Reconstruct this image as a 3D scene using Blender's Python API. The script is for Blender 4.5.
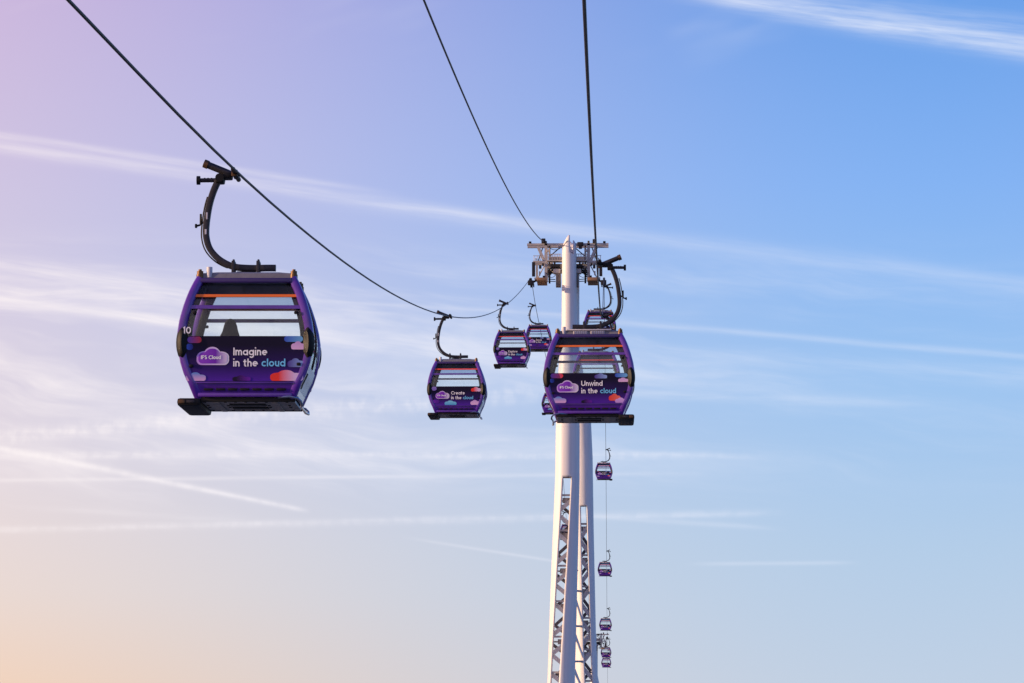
import bpy, bmesh, math, random
from mathutils import Vector, Matrix
R = math.radians
random.seed(7)
scn = bpy.context.scene
for o in list(bpy.data.objects):
    bpy.data.objects.remove(o)

# ------------------------------------------------------------------ camera
CAM_Z = 55.0
cam_d = bpy.data.cameras.new('camera')
cam = bpy.data.objects.new('camera', cam_d)
scn.collection.objects.link(cam)
cam_d.sensor_width = 36.0
cam_d.lens = 36.0 * 3000 / 1024
cam_d.clip_start = 0.3
cam_d.clip_end = 60000
PITCH = math.atan(342.5 / 3000)
YAW = math.atan(96 / 3000)
cam.location = (0.26, 0, CAM_Z)
cam.rotation_euler = (math.pi / 2 + PITCH, 0, YAW)
scn.camera = cam

# ------------------------------------------------------------------ colour management
scn.view_settings.view_transform = 'Standard'
scn.view_settings.look = 'None'
scn.view_settings.gamma = 1
scn.view_settings.use_curve_mapping = False
scn.view_settings.exposure = 0.08
scn.cycles.max_bounces = 10
scn.cycles.transparent_max_bounces = 16

# ------------------------------------------------------------------ sun
SUN_EL = R(10)
SUN_AZ = R(-102)                 # measured from +Y, clockwise seen from above
sdir = Vector((math.sin(SUN_AZ) * math.cos(SUN_EL), math.cos(SUN_AZ) * math.cos(SUN_EL), math.sin(SUN_EL)))
sl = bpy.data.lights.new('sun', 'SUN')
sl.energy = 4.8
sl.angle = R(0.6)
sl.color = (1.0, 0.66, 0.40)
so = bpy.data.objects.new('sun', sl)
scn.collection.objects.link(so)
so.rotation_euler = (-sdir).to_track_quat('-Z', 'Y').to_euler()
so.location = (-200, -60, 200)


def lin(r, g, b):
    f = lambda c: c / 255 / 12.92 if c / 255 <= 0.04045 else ((c / 255 + 0.055) / 1.055) ** 2.4
    return (f(r), f(g), f(b), 1.0)


# ------------------------------------------------------------------ world: evening sky with cirrus and old contrails
world = bpy.data.worlds.new('World')
scn.world = world
world.cycles.sampling_method = 'MANUAL'
world.cycles.sample_map_resolution = 256
world.use_nodes = True
NT = world.node_tree
NT.nodes.clear()


class V:
    """a scalar socket with arithmetic, for writing node maths"""
    def __init__(s, sock): s.s = sock
    def __add__(s, o): return M_('ADD', s, o)
    def __radd__(s, o): return M_('ADD', s, o)
    def __sub__(s, o): return M_('SUBTRACT', s, o)
    def __rsub__(s, o): return M_('SUBTRACT', o, s)
    def __mul__(s, o): return M_('MULTIPLY', s, o)
    def __rmul__(s, o): return M_('MULTIPLY', s, o)
    def __truediv__(s, o): return M_('DIVIDE', s, o)


def put(sock, v):
    if isinstance(v, V): NT.links.new(v.s, sock)
    else: sock.default_value = v


def M_(op, a, b=0.0, clamp=False):
    n = NT.nodes.new('ShaderNodeMath'); n.operation = op; n.use_clamp = clamp
    put(n.inputs[0], a); put(n.inputs[1], b)
    return V(n.outputs[0])


def smooth(v, a, b, lo=0.0, hi=1.0):
    n = NT.nodes.new('ShaderNodeMapRange'); n.interpolation_type = 'SMOOTHSTEP'
    put(n.inputs[0], v); put(n.inputs[1], a); put(n.inputs[2], b); put(n.inputs[3], lo); put(n.inputs[4], hi)
    return V(n.outputs[0])


def dotc(vec, c):
    n = NT.nodes.new('ShaderNodeVectorMath'); n.operation = 'DOT_PRODUCT'
    NT.links.new(vec, n.inputs[0]); n.inputs[1].default_value = c
    return V(n.outputs['Value'])


def noise(x, y, z, scale, detail=4, rough=0.55, w=None):
    c = NT.nodes.new('ShaderNodeCombineXYZ')
    put(c.inputs[0], x); put(c.inputs[1], y); put(c.inputs[2], z)
    n = NT.nodes.new('ShaderNodeTexNoise')
    n.inputs['Scale'].default_value = scale; n.inputs['Detail'].default_value = detail; n.inputs['Roughness'].default_value = rough
    NT.links.new(c.outputs[0], n.inputs['Vector'])
    return V(n.outputs['Fac'])


def ramp(v, stops):
    n = NT.nodes.new('ShaderNodeValToRGB'); put(n.inputs[0], v)
    n.color_ramp.interpolation = 'EASE' if False else 'B_SPLINE' if False else 'LINEAR'
    e = n.color_ramp.elements
    while len(e) < len(stops): e.new(0.5)
    for el, (p, c) in zip(e, stops): el.position = p; el.color = c
    return n.outputs[0]


def mixc(f, a, b):
    n = NT.nodes.new('ShaderNodeMix'); n.data_type = 'RGBA'; n.clamp_factor = True
    put(n.inputs['Factor'], f)
    for k, v in ((6, a), (7, b)):
        if isinstance(v, tuple): n.inputs[k].default_value = v
        else: NT.links.new(v, n.inputs[k])
    return n.outputs[2]


tc = NT.nodes.new('ShaderNodeTexCoord')
DIR = tc.outputs['Generated']
sep = NT.nodes.new('ShaderNodeSeparateXYZ'); NT.links.new(DIR, sep.inputs[0])
dx, dy, dz = V(sep.outputs[0]), V(sep.outputs[1]), V(sep.outputs[2])
hor = M_('SQRT', dx * dx + dy * dy + 1e-6)
csun = (dx * math.sin(SUN_AZ) + dy * math.cos(SUN_AZ)) / hor       # cosine of the bearing away from the sun
el = M_('MAXIMUM', dz, 0.0)

sky = NT.nodes.new('ShaderNodeTexSky')
sky.sky_type = 'NISHITA'; sky.sun_disc = False
sky.sun_elevation = SUN_EL; sky.sun_rotation = SUN_AZ
sky.altitude = 50; sky.air_density = 1.0; sky.dust_density = 1.5; sky.ozone_density = 2.0
skyc = NT.nodes.new('ShaderNodeVectorMath'); skyc.operation = 'SCALE'
NT.links.new(sky.outputs[0], skyc.inputs[0]); skyc.inputs['Scale'].default_value = 0.10

cool = ramp(el, [(0.0, lin(192, 209, 230)), (0.045, lin(178, 204, 233)), (0.10, lin(154, 194, 240)), (0.165, lin(130, 177, 242)),
                 (0.228, lin(104, 158, 232)), (0.55, lin(66, 112, 196)), (1.0, lin(48, 84, 160))])
warm = ramp(el, [(0.0, lin(249, 213, 184)), (0.03, lin(241, 219, 208)), (0.075, lin(235, 219, 223)), (0.14, lin(217, 203, 224)),
                 (0.228, lin(214, 185, 218)), (0.55, lin(140, 136, 196)), (1.0, lin(70, 92, 160))])
side = smooth(csun, 0.063, -0.327)
side = M_('POWER', side, 0.8)
grad = mixc(side, warm, cool)
base = mixc(0.93, skyc.outputs[0], grad)


def dirv(az, elv):
    """unit direction from a bearing (right of the line) and an elevation, both in degrees"""
    a, e = R(az), R(elv)
    return Vector((math.sin(a) * math.cos(e), math.cos(a) * math.cos(e), math.sin(e)))


total = None


az = M_('ARCTAN2', dx, dy)
WOB = noise(az * 14.0, el * 55.0, 1.0, 1.0, 2) - 0.5
FIB = {'down': noise(az * 24.0, (el + az * 0.13) * 330.0, 5.0, 1.0, 4, 0.6), 'flat': noise(az * 24.0 + 9.0, el * 330.0, 15.0, 1.0, 4, 0.6)}
LUMP = noise(az * 260.0, el * 170.0, 9.0, 1.0, 2, 0.5)


def trail(p0, p1, width, gain, bend=0.0, fade0=0.03, fade1=0.03, ragged=0.5, kind='down', spread=0.0, lumps=0.0):
    """one condensation trail along the great circle through two sky directions"""
    global total
    a, b = dirv(*p0), dirv(*p1)
    n = a.cross(b).normalized()
    if n.z < 0: n = -n
    t = (b - a).normalized()
    half = (b - a).length / 2
    u = dotc(DIR, t / half); v = dotc(DIR, n)
    if bend: v = v + (u * u - 1.0) * bend
    v2 = v + WOB * (width * ragged * 0.9)
    if spread: v2 = v2 / M_('MAXIMUM', u * (0.5 * spread) + (width + 0.5 * spread), width * 0.15)
    else: v2 = v2 * (1.0 / width)
    body = M_('EXPONENT', v2 * v2 * -1.0)
    if ragged > 0.3: body = body * smooth(FIB[kind], 0.28, 0.72, 1.0 - ragged, 1.0)
    if lumps: body = body * smooth(LUMP, 0.35, 0.65, 1.0 - lumps, 1.15)
    out = body * smooth(u, -1.0 - fade0, -1.0 + fade0) * smooth(u, 1.0 + fade1, 1.0 - fade1, 0.0, gain)
    total = out if total is None else M_('MAXIMUM', total, out) + M_('MINIMUM', total, out) * 0.5


trail((-14.46, 10.61), (-5.35, 9.5), 0.00110, 0.46, 0.00000, 0.02, 0.4, 0.55, 'down', 0.00000, 0)
trail((-14.46, 10.41), (-0.91, 8.66), 0.00210, 0.4, 0.00000, 0.02, 0.35, 0.6, 'down', 0.00000, 0)
trail((-4.38, 9.07), (10.82, 7.07), 0.00250, 0.28, 0.00000, 0.3, 0.02, 0.5, 'down', 0.00067, 0)
trail((1.63, 13.21), (10.0, 11.67), 0.00300, 0.75, -0.00233, 0.5, 0.05, 0.65, 'down', 0.00100, 0)
trail((0.66, 13.47), (9.64, 12.01), 0.00467, 0.34, -0.00200, 0.5, 0.05, 0.8, 'down', 0.00000, 0)
trail((-13.84, 8.08), (-6.67, 7.28), 0.00260, 0.5, 0.00000, 0.02, 0.4, 0.8, 'down', 0.00200, 0)
trail((-14.01, 7.46), (-7.05, 6.69), 0.00125, 0.8, 0.00000, 0.02, 0.25, 0.5, 'down', 0.00067, 0)
trail((-8.76, 6.91), (0.62, 5.93), 0.00300, 0.55, 0.00000, 0.3, 0.4, 0.8, 'down', 0.00133, 0)
trail((-5.91, 7.29), (0.24, 6.96), 0.00067, 0.26, 0.00000, 0.3, 0.4, 0.6, 'flat', 0.00000, 0)
trail((-13.02, 4.47), (-0.91, 5.57), 0.00280, 0.62, 0.00000, 0.05, 0.25, 0.6, 'flat', 0.00000, 0.5)
trail((-13.77, 4.83), (-5.82, 3.29), 0.00150, 0.66, 0.00000, 0.02, 0.05, 0.35, 'down', -0.00073, 0.15)
trail((-13.2, 4.26), (2.14, 4.32), 0.00120, 0.5, 0.00000, 0.05, 0.3, 0.7, 'flat', 0.00000, 0.5)
trail((-12.27, 3.79), (0.61, 3.98), 0.00070, 0.38, 0.00000, 0.2, 0.3, 0.45, 'flat', 0.00000, 0)
trail((-12.62, 2.85), (2.89, 3.23), 0.00120, 0.38, 0.00000, 0.1, 0.1, 0.6, 'flat', 0.00000, 0.3)
trail((-3.59, 2.73), (-0.92, 2.31), 0.00053, 0.28, 0.00000, 0.4, 0.3, 0.4, 'down', 0.00000, 0)
trail((1.84, 2.27), (4.49, 2.28), 0.00067, 0.3, 0.00000, 0.4, 0.3, 0.4, 'flat', 0.00000, 0)
trail((-0.91, 6.98), (11.15, 5.78), 0.00100, 0.3, 0.00000, 0.2, 0.05, 0.6, 'down', 0.00033, 0)
trail((-1.68, 6.45), (11.14, 5.48), 0.00267, 0.2, 0.00000, 0.3, 0.05, 0.8, 'down', 0.00133, 0)
trail((-0.14, 5.55), (5.57, 5.29), 0.00167, 0.26, 0.00000, 0.3, 0.4, 0.8, 'flat', 0.00000, 0)
trail((-0.53, 3.2), (2.89, 2.95), 0.00087, 0.28, 0.00000, 0.3, 0.4, 0.5, 'down', 0.00000, 0)
trail((0.62, 4.4), (2.9, 4.26), 0.00067, 0.18, 0.00000, 0.4, 0.4, 0.5, 'down', 0.00000, 0)
trail((-10.78, 3.3), (-6.63, 3.06), 0.00100, 0.18, 0.00000, 0.4, 0.4, 0.7, 'flat', 0.00000, 0)
# thin cirrus veil, drawn out along the wind and thickest low in the sky towards the sun
warpn = noise(az * 6.0, el * 14.0, 2.0, 1.0, 3) - 0.5
veil = noise(az * 7.0 + warpn * 1.2, el * 62.0 + az * 7.0 + warpn * 3.0, 4.0, 1.0, 4, 0.6)
veil = smooth(veil, 0.38, 0.74)
fine = noise(az * 45.0, el * 230.0 + az * 25.0 + warpn * 9.0, 8.0, 1.0, 3, 0.62)
veil = veil * smooth(fine, 0.25, 0.75, 0.45, 1.0)
lowband = smooth(el, 0.045, 0.085) * smooth(el, 0.152, 0.128)
veil = veil * lowband * smooth(csun, -0.37, -0.03, 0.14, 0.85)
high = noise(az * 9.0 + 3.0, el * 26.0 - az * 6.0, 14.0, 1.0, 3, 0.6)
high = smooth(high, 0.52, 0.8) * smooth(el, 0.195, 0.232) * smooth(el, 0.6, 0.3) * 0.42
veil = M_('MAXIMUM', veil, high)
allc = M_('MINIMUM', total + veil * (1.0 - total), 0.92)
cloud_c = mixc(side, lin(255, 243, 240), lin(222, 230, 247))
final = mixc(allc, base, cloud_c)
bg = NT.nodes.new('ShaderNodeBackground')
NT.links.new(final, bg.inputs[0]); bg.inputs[1].default_value = 1.0
wo = NT.nodes.new('ShaderNodeOutputWorld'); NT.links.new(bg.outputs[0], wo.inputs[0])

# ------------------------------------------------------------------ materials
MATS = {}


def mat(name, col, rough=0.5, metal=0.0, coat=0.0, wear=0.0, scale=6.0, spec=0.5, bump=0.0):
    """painted / metal surface with a little procedural grime and tone variation"""
    if name in MATS: return MATS[name]
    m = bpy.data.materials.new(name); m.use_nodes = True
    nt = m.node_tree; p = nt.nodes['Principled BSDF']
    p.inputs['Base Color'].default_value = (*col[:3], 1)
    p.inputs['Roughness'].default_value = rough
    p.inputs['Metallic'].default_value = metal
    p.inputs['Coat Weight'].default_value = coat
    p.inputs['Coat Roughness'].default_value = 0.08
    p.inputs['Specular IOR Level'].default_value = spec
    if wear or bump:
        t = nt.nodes.new('ShaderNodeTexCoord')
        n = nt.nodes.new('ShaderNodeTexNoise'); n.inputs['Scale'].default_value = scale; n.inputs['Detail'].default_value = 6
        n.inputs['Roughness'].default_value = 0.65
        nt.links.new(t.outputs['Object'], n.inputs['Vector'])
        r = nt.nodes.new('ShaderNodeValToRGB')
        k = 1 - wear
        r.color_ramp.elements[0].position = 0.32; r.color_ramp.elements[0].color = (col[0] * k, col[1] * k, col[2] * k, 1)
        r.color_ramp.elements[1].position = 0.66; r.color_ramp.elements[1].color = (*col[:3], 1)
        nt.links.new(n.outputs['Fac'], r.inputs[0]); nt.links.new(r.outputs[0], p.inputs['Base Color'])
        mr = nt.nodes.new('ShaderNodeMapRange'); mr.inputs[3].default_value = min(1, rough + 0.12); mr.inputs[4].default_value = rough
        nt.links.new(n.outputs['Fac'], mr.inputs[0]); nt.links.new(mr.outputs[0], p.inputs['Roughness'])
        if bump:
            b = nt.nodes.new('ShaderNodeBump'); b.inputs['Strength'].default_value = bump; b.inputs['Distance'].default_value = 0.02
            nt.links.new(n.outputs['Fac'], b.inputs['Height']); nt.links.new(b.outputs[0], p.inputs['Normal'])
    MATS[name] = m
    return m


def print_mat(name, c0, c1, axis=0, lo=0.0, hi=1.0, rough=0.35, mid=None):
    """flat print: two inks blended across the sticker"""
    if name in MATS: return MATS[name]
    m = bpy.data.materials.new(name); m.use_nodes = True
    nt = m.node_tree; p = nt.nodes['Principled BSDF']; p.inputs['Roughness'].default_value = rough
    t = nt.nodes.new('ShaderNodeTexCoord'); s = nt.nodes.new('ShaderNodeSeparateXYZ')
    nt.links.new(t.outputs['Generated'], s.inputs[0])
    r = nt.nodes.new('ShaderNodeValToRGB'); e = r.color_ramp.elements
    e[0].position = lo; e[0].color = c0; e[1].position = hi; e[1].color = c1
    if mid: q = e.new(mid[0]); q.color = mid[1]
    nt.links.new(s.outputs[axis], r.inputs[0]); nt.links.new(r.outputs[0], p.inputs['Base Color'])
    p.inputs['Specular IOR Level'].default_value = 0.2
    MATS[name] = m
    return m


PURPLE = mat('purple paint', lin(98, 42, 172), 0.26, 0, 0.7, 0.34, 3)
DARKPURPLE = mat('dark purple paint', lin(48, 20, 104), 0.3, 0, 0.4, 0.12, 5)
BAND = mat('black ceiling and post shade', lin(9, 9, 13), 0.5, 0, 0, 0, 6, 0.25)  # ceiling black, also the shade painted inside the corner posts
STRIPE_O = mat('orange stripe', lin(255, 120, 36), 0.5)
STRIPE_R = mat('red stripe', lin(255, 78, 56), 0.5)
BLACK = mat('black rubber', lin(15, 15, 17), 0.5, 0, 0, 0.3, 9, 0.3)
CHAR = mat('charcoal steel', lin(54, 52, 58), 0.42, 0.3, 0, 0.45, 7)
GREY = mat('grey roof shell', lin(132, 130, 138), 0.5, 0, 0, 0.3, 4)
PALE = mat('pale plastic', lin(214, 210, 214), 0.45, 0, 0, 0.15, 8)
OLIVE = mat('underbody plate', lin(212, 204, 198), 0.6, 0.2, 0, 0.4, 9)
BRONZE = mat('bronze fitting', lin(112, 84, 58), 0.4, 0.6, 0, 0.3, 12)
CHROME = mat('bright steel', lin(190, 190, 192), 0.22, 1.0)
LILACWHITE = mat('pale side panel', lin(206, 198, 218), 0.35, 0, 0.3, 0.12, 5)
INNER = mat('dark interior trim', lin(46, 46, 58), 0.7)
SEAT = mat('seat upholstery', lin(40, 34, 58), 0.85)
ROPE = mat('greased wire rope', lin(40, 34, 34), 0.45, 0.5, 0, 0.3, 30)
WHITE_STEEL = mat('white mast paint', lin(238, 236, 236), 0.42, 0, 0, 0.13, 1.0)
for n_ in list(WHITE_STEEL.node_tree.nodes):            # rain streaks: stretch the grime downwards
    if n_.type == 'TEX_NOISE':
        mp = WHITE_STEEL.node_tree.nodes.new('ShaderNodeMapping'); mp.inputs['Scale'].default_value = (3.0, 3.0, 0.12)
        src = n_.inputs['Vector'].links[0].from_socket
        WHITE_STEEL.node_tree.links.new(src, mp.inputs[0]); WHITE_STEEL.node_tree.links.new(mp.outputs[0], n_.inputs['Vector'])
HEAD_STEEL = mat('galvanised head steel', lin(196, 190, 186), 0.5, 0.1, 0, 0.22, 2.5)
DARK_STEEL = mat('dark sheave steel', lin(48, 46, 50), 0.5, 0.4, 0, 0.3, 5)
INK = mat('white lettering', lin(254, 252, 254), 0.5)
CYAN = mat('light blue lettering', lin(120, 212, 255), 0.5)
SKIN = mat('skin', lin(196, 150, 128), 0.6)
COAT = mat('dark coat', lin(34, 42, 52), 0.9, 0, 0, 0.3, 20)
HAIR = mat('dark hair', lin(26, 24, 26), 0.7, 0, 0, 0.4, 40)
CONCRETE = mat('pile cap concrete', lin(150, 146, 140), 0.9, 0, 0, 0.35, 0.6, bump=0.3)
PANEL = print_mat('panel print', lin(84, 34, 164), lin(17, 8, 42), 2, 0.0, 0.8, rough=0.45, mid=(0.32, lin(44, 18, 96)))
INKS = {
    'lilac_red': print_mat('print lilac to red', lin(120, 84, 190), lin(240, 70, 70), 0),
    'blue': print_mat('print blue', lin(60, 90, 200), lin(120, 190, 235), 0),
    'deepblue': print_mat('print deep blue', lin(70, 110, 220), lin(40, 40, 130), 0),
    'pink': print_mat('print pink', lin(244, 196, 236), lin(214, 170, 226), 2),
    'lilac_blue': print_mat('print lilac to blue', lin(84, 60, 150), lin(150, 180, 235), 0),
    'red_lilac': print_mat('print red to lilac', lin(250, 62, 50), lin(232, 200, 240), 0, 0.25, 0.75),
    'dark_purple': print_mat('print dark to purple', lin(26, 12, 44), lin(110, 30, 170), 0, 0.2, 1.0),
    'blue_lilac': print_mat('print blue to pale lilac', lin(224, 176, 226), lin(110, 150, 220), 2, 0.2, 0.9),
    'purple': print_mat('print vivid purple', lin(120, 40, 190), lin(78, 20, 140), 0),
    'cyan': print_mat('print cyan', lin(80, 170, 220), lin(140, 214, 240), 2),
    'red': print_mat('print red', lin(238, 64, 56), lin(246, 120, 100), 0),
    'lilac': print_mat('print lilac', lin(196, 150, 226), lin(226, 180, 236), 2),
    'logo_rim': print_mat('print logo rim', lin(206, 160, 240), lin(240, 232, 248), 0),
    'logo': print_mat('print logo', lin(150, 70, 206), lin(232, 216, 244), 0, 0.15, 1.0, mid=(0.6, lin(124, 46, 186))),
}

g = bpy.data.materials.new('tinted window glass'); g.use_nodes = True
nt = g.node_tree; nt.nodes.clear()
tr = nt.nodes.new('ShaderNodeBsdfTransparent'); tr.inputs[0].default_value = (0.96, 0.985, 0.99, 1)
gl = nt.nodes.new('ShaderNodeBsdfGlossy'); gl.inputs['Roughness'].default_value = 0.03
df = nt.nodes.new('ShaderNodeBsdfDiffuse'); df.inputs[0].default_value = (0.8, 0.84, 0.88, 1)
lw = nt.nodes.new('ShaderNodeFresnel'); lw.inputs[0].default_value = 1.42
no = nt.nodes.new('ShaderNodeTexNoise'); no.inputs['Scale'].default_value = 2.5; no.inputs['Detail'].default_value = 5
tcg = nt.nodes.new('ShaderNodeTexCoord'); nt.links.new(tcg.outputs['Object'], no.inputs['Vector'])
mr = nt.nodes.new('ShaderNodeMapRange'); mr.inputs[1].default_value = 0.35; mr.inputs[2].default_value = 0.75
mr.inputs[3].default_value = 0.004; mr.inputs[4].default_value = 0.03
nt.links.new(no.outputs['Fac'], mr.inputs[0])
m1 = nt.nodes.new('ShaderNodeMixShader'); nt.links.new(mr.outputs[0], m1.inputs[0])
nt.links.new(tr.outputs[0], m1.inputs[1]); nt.links.new(df.outputs[0], m1.inputs[2])
m2 = nt.nodes.new('ShaderNodeMixShader'); nt.links.new(lw.outputs[0], m2.inputs[0])
nt.links.new(m1.outputs[0], m2.inputs[1]); nt.links.new(gl.outputs[0], m2.inputs[2])
ou = nt.nodes.new('ShaderNodeOutputMaterial'); nt.links.new(m2.outputs[0], ou.inputs[0])
GLASS = g
TINT = g.copy(); TINT.name = 'dark tinted glass'
for n_ in TINT.node_tree.nodes:
    if n_.type == 'BSDF_TRANSPARENT': n_.inputs[0].default_value = (0.66, 0.74, 0.82, 1)
    if n_.type == 'FRESNEL': n_.inputs[0].default_value = 1.25


# ------------------------------------------------------------------ mesh helpers
def box(bm, c, s, bev=0.0, rot=None):
    t = bmesh.new()
    bmesh.ops.create_cube(t, size=1.0)
    bmesh.ops.scale(t, vec=s, verts=t.verts)
    if bev: bmesh.ops.bevel(t, geom=t.edges[:], offset=bev, segments=2, profile=0.6, affect='EDGES')
    if rot: bmesh.ops.rotate(t, matrix=rot, verts=t.verts)
    bmesh.ops.translate(t, vec=c, verts=t.verts)
    me = bpy.data.meshes.new('t'); t.to_mesh(me); t.free(); bm.from_mesh(me); bpy.data.meshes.remove(me)


def section(bm, pts, prof, up=Vector((0, 1, 0)), caps=True):
    """sweep a closed 2-D profile [(a, b)] along a polyline; a runs along `up`, b along tangent x up"""
    pts = [Vector(p) for p in pts]
    rings = []
    for i, p in enumerate(pts):
        t = (pts[min(i + 1, len(pts) - 1)] - pts[max(i - 1, 0)]).normalized()
        u = (up - t * up.dot(t)).normalized(); w = t.cross(u)
        rings.append([bm.verts.new(p + u * a + w * b) for a, b in prof])
    n = len(prof)
    for r0, r1 in zip(rings, rings[1:]):
        for k in range(n): bm.faces.new((r0[k], r0[(k + 1) % n], r1[(k + 1) % n], r1[k]))
    if caps:
        bm.faces.new(rings[0][::-1]); bm.faces.new(rings[-1])


def circ(r, n=10): return [(r * math.cos(2 * math.pi * k / n), r * math.sin(2 * math.pi * k / n)) for k in range(n)]


def rrect(a, b, r=0.03):
    o = []
    for cx, cy, a0 in ((a / 2 - r, b / 2 - r, 0), (-a / 2 + r, b / 2 - r, 90), (-a / 2 + r, -b / 2 + r, 180), (a / 2 - r, -b / 2 + r, 270)):
        for k in (0, 45, 90): o.append((cx + r * math.cos(R(a0 + k)), cy + r * math.sin(R(a0 + k))))
    return o


def tube(bm, pts, r, n=10):
    d = (Vector(pts[-1]) - Vector(pts[0])).normalized()
    up = Vector((0, 0, 1)) if abs(d.z) < 0.8 else Vector((0, 1, 0))
    section(bm, pts, circ(r, n), up)


def bar(bm, p, q, w, h, up=Vector((0, 1, 0)), r=0.0):
    """straight beam: w along `up`, h across it"""
    d = (Vector(q) - Vector(p)).normalized()
    if abs(d.dot(up)) > 0.95: up = Vector((0, 0, 1)) if abs(d.z) < 0.8 else Vector((1, 0, 0))
    section(bm, [p, q], rrect(w, h, r) if r else [(w / 2, h / 2), (-w / 2, h / 2), (-w / 2, -h / 2), (w / 2, -h / 2)], up)


def to_mesh(bm, name, m, angle=38):
    bmesh.ops.recalc_face_normals(bm, faces=bm.faces[:])
    me = bpy.data.meshes.new(name); bm.to_mesh(me); bm.free()
    me.materials.append(m)
    me.shade_smooth(); me.set_sharp_from_angle(angle=R(angle))
    return me


def link(name, me, parent=None, loc=(0, 0, 0), rotz=0.0):
    o = bpy.data.objects.new(name, me); scn.collection.objects.link(o)
    o.parent = parent; o.location = loc; o.rotation_euler = (0, 0, rotz)
    return o


def tag(o, label, cat, group=None, kind=None):
    o['label'] = label; o['category'] = cat
    if group: o['group'] = group
    if kind: o['kind'] = kind
    return o


CACHE = {}


def cached(key, m, build):
    if key not in CACHE:
        bm = bmesh.new(); build(bm); CACHE[key] = to_mesh(bm, key, m)
    return CACHE[key]


# ------------------------------------------------------------------ the setting (river, bank and far ground below the line)
def sheet(name, x0, x1, y0, y1, z, m):
    bm = bmesh.new()
    bm.faces.new([bm.verts.new(p) for p in ((x0, y0, z), (x1, y0, z), (x1, y1, z), (x0, y1, z))])
    o = link(name, to_mesh(bm, name, m)); o['kind'] = 'structure'
    return o


WATER = mat('river water', lin(70, 84, 92), 0.12, 0, 0, 0.2, 0.05, bump=0.4)
EARTH = mat('far bank ground', lin(96, 98, 84), 0.95, 0, 0, 0.4, 0.02)
sheet('ground', -30000, 30000, -30000, 30000, -2.0, EARTH)
sheet('river', -30000, 30000, -480, 330, 0.0, WATER)
bm = bmesh.new(); box(bm, (0, 15165, 1.2), (60000, 29670, 2.6)); o = link('river_bank', to_mesh(bm, 'river_bank', EARTH)); o['kind'] = 'structure'

# ------------------------------------------------------------------ rope line
LANE_R, LANE_L, MID = 0.0, -6.13, -3.065
FAR = [(249, 33.80), (256, 33.75), (264.4, 33.5), (288, 33.6), (330, 33.7), (375, 32.4), (410, 30.9), (445, 27.2), (485, 21.5), (520, 17.2), (555, 14.0), (600, 11.6),
       (650, 10.2), (700, 8.2), (760, 3.5), (840, -6.0), (940, -20.0)]


def rope_h(y):
    """height of the haul rope above the eye at distance y"""
    if y < 249:
        return ((-5.428e-07 * y + 5.39134e-04) * y + 6.7325e-03) * y + 7.1077
    for k in range(len(FAR) - 1):
        if y <= FAR[k + 1][0]: break
    (x0, y0), (x1, y1) = FAR[k], FAR[k + 1]
    s = lambda i: (FAR[min(i + 1, len(FAR) - 1)][1] - FAR[max(i - 1, 0)][1]) / (FAR[min(i + 1, len(FAR) - 1)][0] - FAR[max(i - 1, 0)][0])
    h = x1 - x0; t = (y - x0) / h
    return (2 * t ** 3 - 3 * t * t + 1) * y0 + (t ** 3 - 2 * t * t + t) * h * s(k) + (-2 * t ** 3 + 3 * t * t) * y1 + (t ** 3 - t * t) * h * s(k + 1)


def rope_z(y, lane=-6.13): return CAM_Z + rope_h(y) + (0.24 * math.exp(-((y - 77) / 32) ** 2) + 0.6 * math.exp(-((y - 206) / 24) ** 2) if lane > -1 else 0.11 * math.exp(-((y - 33) / 12) ** 2))


def rope(name, pts, r, label):
    bm = bmesh.new(); section(bm, pts, circ(r, 8), Vector((0, 0, 1)))
    o = link(name, to_mesh(bm, name, ROPE)); tag(o, label, 'cable')
    return o


ys = [-60 + 4 * k for k in range(250)]
rope('haul_cable', [(LANE_L, y, rope_z(y)) for y in ys], 0.023, 'long black haul cable on the left, running from top left corner to the tower')
rope('haul_cable', [(LANE_R, y, rope_z(y, LANE_R)) for y in ys], 0.024, 'black haul cable on the right, dropping almost straight down from the top edge')
FX = -5.05
fp = []
for k in range(70):
    y = -20 + k * (248.3 + 20) / 69
    t = (y - 87.5) / (249 - 87.5)
    fp.append((FX, y, CAM_Z + 19.95 + (36.85 - 19.95) * t + 4.4 * t * (t - 1)))
rope('stay_cable', fp, 0.035, 'middle black cable slanting down to the left end of the tower crossbar')
bk = []
for k in range(40):
    t = k / 39; y = 252 + t * (648 - 252)
    bk.append((-2.45, y, 88.0 + (63.0 - 88.0) * t + 22 * t * (t - 1)))
rope('stay_cable', bk, 0.02, 'thin cable behind the white tower, running down to the far tower')

# ------------------------------------------------------------------ stroke lettering
ST = 0.118


def arc(cx, cy, r, a0, a1, n=14, ry=None):
    ry = r if ry is None else ry
    return [(cx + r * math.cos(R(a0 + (a1 - a0) * k / n)), cy + ry * math.sin(R(a0 + (a1 - a0) * k / n))) for k in range(n + 1)]


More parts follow.
